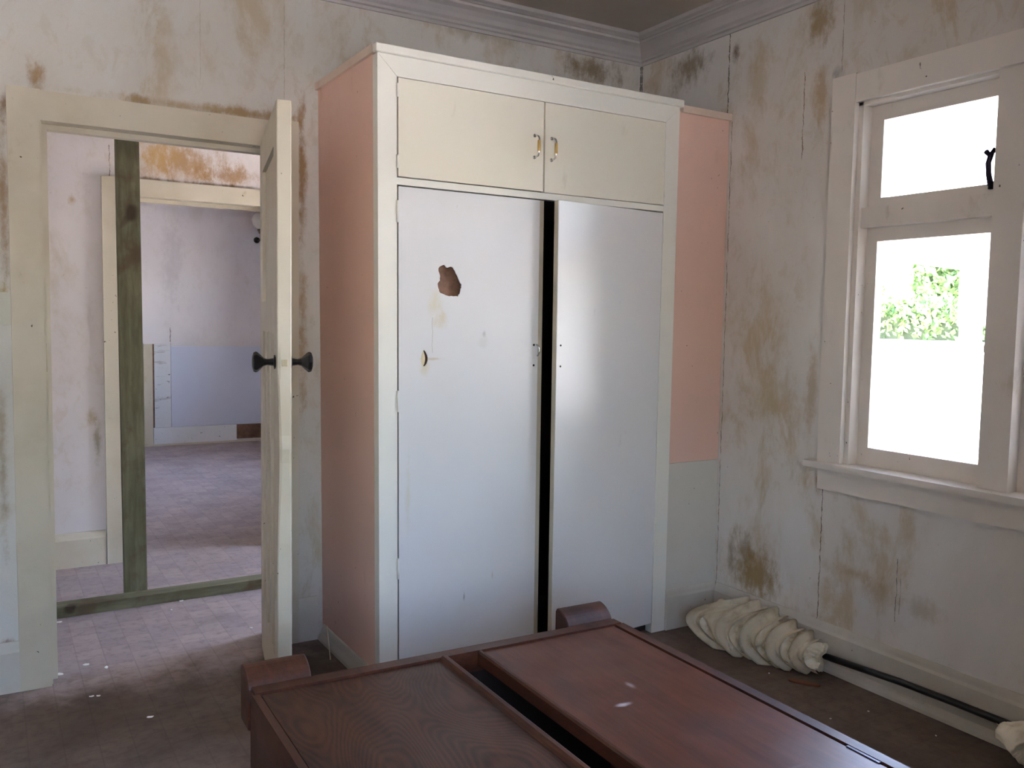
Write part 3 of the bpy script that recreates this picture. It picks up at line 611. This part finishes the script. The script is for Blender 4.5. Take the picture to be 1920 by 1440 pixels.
def fold(pts, wdt, thick, name='loose_fold'):
    """a loose band of canvas following a path; w = width vector at each point"""
    bm = B(); n = len(pts); T = []; nb = 7
    for i, (p, wv) in enumerate(pts):
        p = Vector(p); wv = Vector(wv); row = []
        tg = (Vector(pts[min(i+1, n-1)][0])-Vector(pts[max(i-1, 0)][0])).normalized(); nn = tg.cross(wv).normalized()
        for j in range(nb):
            f = j/(nb-1)-.5; row.append(bm.verts.new(p + wv*f*wdt + nn*(.012*math.cos(f*math.pi*2.2) + .004*mnoise.noise(p*20+Vector((j, 0, 0))))))
        T.append(row)
    for a, b in zip(T, T[1:]):
        for j in range(nb-1): bm.faces.new((a[j], a[j+1], b[j+1], b[j]))
    bmesh.ops.solidify(bm, geom=bm.faces[:], thickness=thick)
    o = obj(name, bm, M_canvas, cr, smooth=True); return o
def loop(y0, dy, xc, zc, r, a0, a1, tail, n=40, zs=.92):
    L_ = []
    for i in range(n):
        k = i/(n-1); a = R_(a0+(a1-a0)*k); rr = r*(1+.06*mnoise.noise(Vector((k*3, y0*7, 0))))
        L_.append(((xc+rr*math.cos(a), y0-dy*math.sin(a)**2-tail*k, max(.008, zc+rr*zs*math.sin(a))), (.35*math.cos(a), 1, .35*math.sin(a))))
    return L_
fold(loop(-.775, .20, 2.452, .096, .118, 62, 262, .02), .060, .004)
fold(loop(-.925, .10, 2.462, .092, .120, 80, 235, .03), .060, .004)
fold(loop(-1.030, .07, 2.474, .090, .109, 70, 250, .05), .066, .004)
fold(loop(-1.130, .05, 2.486, .086, .086, 60, 250, .04), .060, .004)
fold(loop(-1.225, .03, 2.498, .083, .068, 60, 255, .03), .056, .004)
pp = tube(B(), [(2.520, -1.25, .080), (2.548, -1.60, .088), (2.553, -1.80, .090), (2.556, -2.20, .090), (2.556, -2.9, .090)], .0125, 12)
o = obj('pole', pp, plain('black_pole', (14, 13, 13), .35), cr, smooth=True); o['label'] = 'thin black pole'
def rad2(s):
    return .046+.036*min(1, s*3.2)
o = obj('wrapped_canvas', wraps((2.505, -1.985, .088), (2.462, -2.62, .10), rad2, 4.6, 5.2), M_canvas, cr, smooth=True); o['label'] = 'second bunched end of the cream canvas'

# ------------------------------------------------------------------ hall timbers
def green_timber(name, ax='v'):
    t = NT(name); P = t.obj(); sc = (1, 1, .12) if ax == 'v' else (.12, 1, 1)
    n = t.noise(t.scale(P, sc), 30, 6, .65, .3); b = t.noise(P, 5.5, 5, .6, .3); k = t.noise(t.scale(P, (1, 1, .7)), 7.0, 2, .5, .2)
    col = t.mix(t.step(n, .3, .7), lin((88, 86, 64)), lin((118, 114, 90))); col = t.mix(t.math('MULTIPLY', t.step(b, .48, .68), .7), col, lin((84, 66, 46)))
    col = t.mix(t.math('MULTIPLY', t.step(k, .63, .75), .85), col, lin((60, 42, 28)))
    return t.out(col, .75, t.bump(n, .3, .002), 0, .3)
o = obj('timber_stud', bx(B(), 0, .097, 0, .047, 0, 2.683), green_timber('treated_timber_stud'), bevel=.003)
o.location = (.347, .850, 0); o.rotation_euler = (0, R_(-.30), 0)
tag(o, 'greenish rough sawn upright timber post in the hall doorway', 'post')
o = obj('timber_plate', bx(B(), 0, 1.35, 0, .090, 0, .047), green_timber('treated_timber_plate', 'h'), bevel=.003); o.location = (-.12, .742, 0); o.rotation_euler = (0, 0, R_(1.2))
tag(o, 'long low timber lying across the hall floor by the upright post', 'timber')

# ------------------------------------------------------------------ far room wall boards and lamp
M_blue = paint('blue_grey_board', (194, 197, 214), (186, 188, 206), rough=.6, dirt=.2)
def peel_mat():
    t = NT('peeling_white_board'); P = t.pos(); n = t.noise(t.scale(P, (1, 1, 1.6)), 16, 6, .7, .6); l = t.noise(t.scale(P, (.2, 1, 1)), 26, 3, .6)
    col = t.mix(t.step(n, .62, .67), lin((205, 205, 208)), lin((92, 62, 50))); return t.out(t.mix(t.math('MULTIPLY', t.step(l, .58, .66), .4), col, lin((140, 125, 122))), .7, t.bump(n, .3, .003), 0, .3)
t = thing('trim_4', 'blue grey panel and white boards along the far room wall', 'wall panelling', (1.8, FY-.01, 0), kind='structure')
bv('panel', box(1.422, 2.75, FY-.014, FY, .185, 1.006), M_blue, t, .001)['label'] = 'blue grey wall panel'
bv('board', box(1.262, 1.418, FY-.016, FY, .185, 1.030), peel_mat(), t, .001)['label'] = 'white board with peeling paint'
bv('board', box(1.162, 1.244, FY-.030, FY, .0, 1.030), M_trim, t, .002); bv('board_edge', box(1.244, 1.262, FY-.012, FY, .185, 1.03), M_brown, t, 0)
bv('cap_strip', box(1.162, 2.75, FY-.012, FY, 1.032, 1.044), M_far, t, .001)
bv('skirting', box(1.250, 2.070, FY-.022, FY, .016, .183), paint('far_skirting', (214, 214, 218), rough=.5, chips=.9, chipc=(70, 45, 38)), t, .003)
bv('bare_timber', box(2.070, 2.75, FY-.016, FY, .030, .180), M_brown, t, .001)['label'] = 'bare brown timber where the skirting is missing'
bv('floor_strip', box(1.162, 2.75, FY-.05, FY, 0, .015), M_trim, t, .002)
lp = thing('wall_lamp', 'white glass globe lamp on a dark bracket in the far room', 'lamp', (2.293, FY, 2.20))
M_opal = NT('opal_glass').out(lin((214, 208, 196)), .2, None, 0, .5)
gy = FY-.17; gz = 2.318
obj('globe', lathe(B(), [(max(.002, .095*math.sin(R_(a))), gz-.095*math.cos(R_(a))) for a in range(15, 181, 11)], 24, Matrix.Translation((2.293, gy, 0))), M_opal, lp, smooth=True)
obj('cup', lathe(B(), [(.020, gz-.135), (.030, gz-.12), (.038, gz-.09)], 16, Matrix.Translation((2.293, gy, 0))), M_brass, lp, smooth=True)
obj('arm', tube(B(), [(2.293, gy, gz-.13), (2.293, gy, gz-.17), (2.293, gy+.03, gz-.20), (2.293, gy+.09, gz-.20), (2.293, FY-.008, gz-.19)], .010, 10), M_black, lp, smooth=True)
obj('wall_plate', lathe(B(), [(.032, 0), (.032, .006), (.02, .014)], 20, Matrix.Translation((2.293, FY-.0005, gz-.19)) @ Matrix.Rotation(R_(90), 4, 'X')), M_black, lp)

# ------------------------------------------------------------------ light switch
sw = thing('light_switch', 'cream switch plate with dark toggles beside the door casing', 'switch', (-.142, 0, 1.34))
bv('plate', box(-.184, -.1005, -.009, -.0005, 1.285, 1.394), paint('switch_plate', (186, 182, 166), rough=.4), sw, .003)
for z in (1.338, 1.300): bv('toggle', box(-.150, -.134, -.020, -.009, z-.008, z+.006), M_black, sw, .002)

# ------------------------------------------------------------------ debris
M_flake = plain('white_paint_flake', (232, 230, 226), .6); M_chip = plain('orange_wood_chip', (122, 78, 52), .7)
def flake(u, v, r, lab, grp, mat, name='paint_flake', long=1.0):
    p = up(u, v, 'z', 0); bm = B(); n = 6; a0 = random.uniform(0, 6)
    vs = [bm.verts.new((r*random.uniform(.6, 1.1)*math.cos(a0+2*math.pi*i/n)*long, r*random.uniform(.5, 1.0)*math.sin(a0+2*math.pi*i/n), .0012+random.uniform(0, .003))) for i in range(n)]
    f = bm.faces.new(vs); e = bmesh.ops.extrude_face_region(bm, geom=[f])
    for g in e['geom']:
        if isinstance(g, bmesh.types.BMVert): g.co.z = 0.0
    o = obj(name, bm, mat, base=Vector()); o.location = (p.x, p.y, .0003); o.rotation_euler = (0, 0, random.uniform(0, 3)); tag(o, lab, 'debris', grp); return o
for lab, grp, L_ in (
    ('white paint flake at the foot of the door casing', None, ((112, 1265, .013),)),
    ('white paint flake at the casing end of the low hall timber', None, ((110, 1167, .010),)),
    ('white paint flake on the pinkish lino in the middle of the doorway', 'flakes inside the doorway', ((160, 1247, .011), (200, 1252, .009))),
    ('tiny white flake on the lino just in front of the low timber', 'flakes along the timber', ((340, 1127, .008), (290, 1132, .006), (322, 1144, .005))),
    ('one of two tiny white flakes lying side by side', 'pair of flakes', ((171, 1306, .006), (184, 1305, .006))),
    ('single white flake on the brown floor before the doorway', None, ((281, 1345, .008),)),
    ('tiny white flake on the lino beside the open door', None, ((471, 1178, .006),))):
    for u, v, r in L_: flake(u, v, r, lab, grp, M_flake, long=1.5)
for u, v, r in ((1442, 1263, .004), (1676, 1312, .005), (1628, 1334, .004), (1557, 1348, .004), (1755, 1380, .004)):
    flake(u, v, r, 'tiny pale crumb on the brown floor by the canvas roll', 'pale crumbs by the canvas roll', M_flake, 'plaster_crumb')
p = up(1508, 1280, 'z', .004)
o = obj('wood_chip', prism(B(), [(-.055, -.012), (-.030, -.015), (.050, -.008), (.058, .004), (.010, .013), (-.050, .008)], 'z', 0, .007), M_chip, base=Vector(), bevel=.001); o.location = (p.x, p.y, .0005); o.rotation_euler = (0, 0, R_(-62))
tag(o, 'thin orange brown wood chip on the floor near the canvas roll', 'wood chip')
q = [up(u, v, 'x', .955) for u, v in ((650, 1188), (653, 1197), (656, 1206), (657, 1214))]
sl = [(WX-.006+.002*i*0, qq.y, qq.z) for i, qq in enumerate(q)]
o = obj('wood_sliver', tube(B(), [(.950-.004*i, -.20-.022*i, .118-.026*i) for i in range(5)], .0022, 6, .5), M_filler)
tag(o, 'thin pale splinter leaning on the pink wardrobe side', 'splinter')

# ------------------------------------------------------------------ outdoors
M_ground = paint('dry_yard', (198, 194, 186), (186, 182, 172), rough=.9, dirt=.3)
def terrain():
    bm = B(); xs = [-30, 2.73, 13, 18, 23, 28, 60, 200]; zs = [-.36, -.36, -.36, .15, .75, 1.22, 1.26, 1.3]; ys = [-200, -40, -10, 10, 40, 200]
    g = [[bm.verts.new((x, y, z)) for y in ys] for x, z in zip(xs, zs)]
    for a, b in zip(g, g[1:]):
        for i in range(len(ys)-1): bm.faces.new((a[i], b[i], b[i+1], a[i+1]))
    return bm
struct('ground', terrain(), M_ground, 'sun bleached pale yard rising away from the house', 'ground')
M_leaf1 = NT('hedge_leaf'); _n = M_leaf1.noise(M_leaf1.pos(), 2.5, 4, .6)
M_hedge = M_leaf1.out(M_leaf1.mix(M_leaf1.step(_n, .35, .65), lin((70, 100, 50)), lin((122, 150, 84))), .6)
def leaves(n, fn, size):
    bm = B()
    for i in range(n):
        p = Vector(fn()); d = Vector((random.gauss(0, 1), random.gauss(0, 1), random.gauss(0, 1))).normalized(); e = d.orthogonal().normalized(); s = size*random.uniform(.6, 1.3)
        f = d.cross(e); bm.faces.new([bm.verts.new(p+e*s), bm.verts.new(p+f*s*.5), bm.verts.new(p-e*s), bm.verts.new(p-f*s*.5)])
    return bm
hd = thing('hedge', 'green clipped leafy hedge across the yard', 'hedge', (25.5, 14, 1.0))
o = obj('foliage', leaves(9000, lambda: (25.2+random.uniform(-.5, .5), random.uniform(6, 26), .95+1.25*random.random()**.7+.12*math.sin(random.uniform(0, 6))), .13), M_hedge, hd); o['kind'] = 'stuff'
obj('stems', box(25.05, 25.35, 6, 26, .9, 1.9), plain('hedge_core', (50, 60, 36), .9), hd)
def treeo(x, y, z0, h, r, lab):
    tr_ = thing('tree', lab, 'tree', (x, y, z0), group='trees beyond the hedge')
    def f():
        a, b = random.uniform(0, 2*math.pi), random.random(); hh = random.uniform(.22, 1); rr = r*(1-((hh-.5)/.62)**2)**.5 if abs(hh-.5) < .62 else .1; return (x+rr*b**.5*math.cos(a), y+rr*b**.5*math.sin(a), z0+h*hh)
    o = obj('crown', leaves(1500, f, .32), M_hedge, tr_); o['kind'] = 'stuff'
    obj('trunk', tube(B(), [(x, y, z0), (x+.1, y, z0+h*.5), (x, y+.1, z0+h*.9)], [.18, .12, .05], 8), plain('bark', (110, 95, 80), .9), tr_)
for x, y, h, r in ((46, 32.4, 4.0, 1.6), (48, 28.2, 5.0, 1.7), (47, 23.8, 4.4, 1.7), (50, 19.4, 3.8, 1.5), (52, 38, 4.6, 1.8)): treeo(x, y, 1.24, h, r, 'pale leafy tree standing beyond the hedge')
M_ext = paint('exterior_boards', (214, 210, 206), rough=.8, dirt=.1, spec=.2); M_post = paint('bare_post', (160, 140, 120), rough=.9, dirt=.1, spec=.2)
vp = thing('verandah_post', 'slim verandah post with a broad panelled head in the yard', 'post', (11.6, 3.745, -.36))
obj('post', box(11.52, 11.68, 3.65, 3.82, -.36, 1.36), M_post, vp, bevel=.006); obj('base_block', box(11.47, 11.73, 3.60, 3.87, -.36, -.12), M_ext, vp, bevel=.01)
obj('head_panel', box(11.50, 11.70, 3.575, 3.915, 1.36, 3.1), M_ext, vp, bevel=.006)
obj('bracket', prism(B(), [(3.915, 2.05), (3.915, 2.75), (4.25, 2.75)] + [(3.915+.335*(1-math.sin(R_(a))), 2.75-.70*(1-math.cos(R_(a)))*1.0) for a in range(10, 91, 16)], 'x', 11.55, 11.65), M_ext, vp)
pr = thing('porch_gable', 'plain gable end of a porch beyond the window', 'porch', (12.6, 5.5, -.36))
obj('gable_board', prism(B(), [(3.72, 2.10), (3.95, 2.13), (5.26, 2.346), (6.9, 2.60), (8.2, 2.3), (8.4, 2.35), (6.1, 3.30)], 'x', 12.0, 12.1), M_ext, pr)
obj('roof', prism(B(), [(3.60, 2.06), (6.1, 3.31), (8.6, 2.30), (8.6, 2.38), (6.1, 3.39), (3.60, 2.14)], 'x', 11.95, 14.4), M_ext, pr)
for y in (4.15, 8.1):
    for x in (12.05, 14.3): obj('post', box(x-.05, x+.05, y-.05, y+.05, -.36, 2.3), M_ext, pr)
for ob in bpy.data.objects:
    if '_local' in ob: del ob['_local']
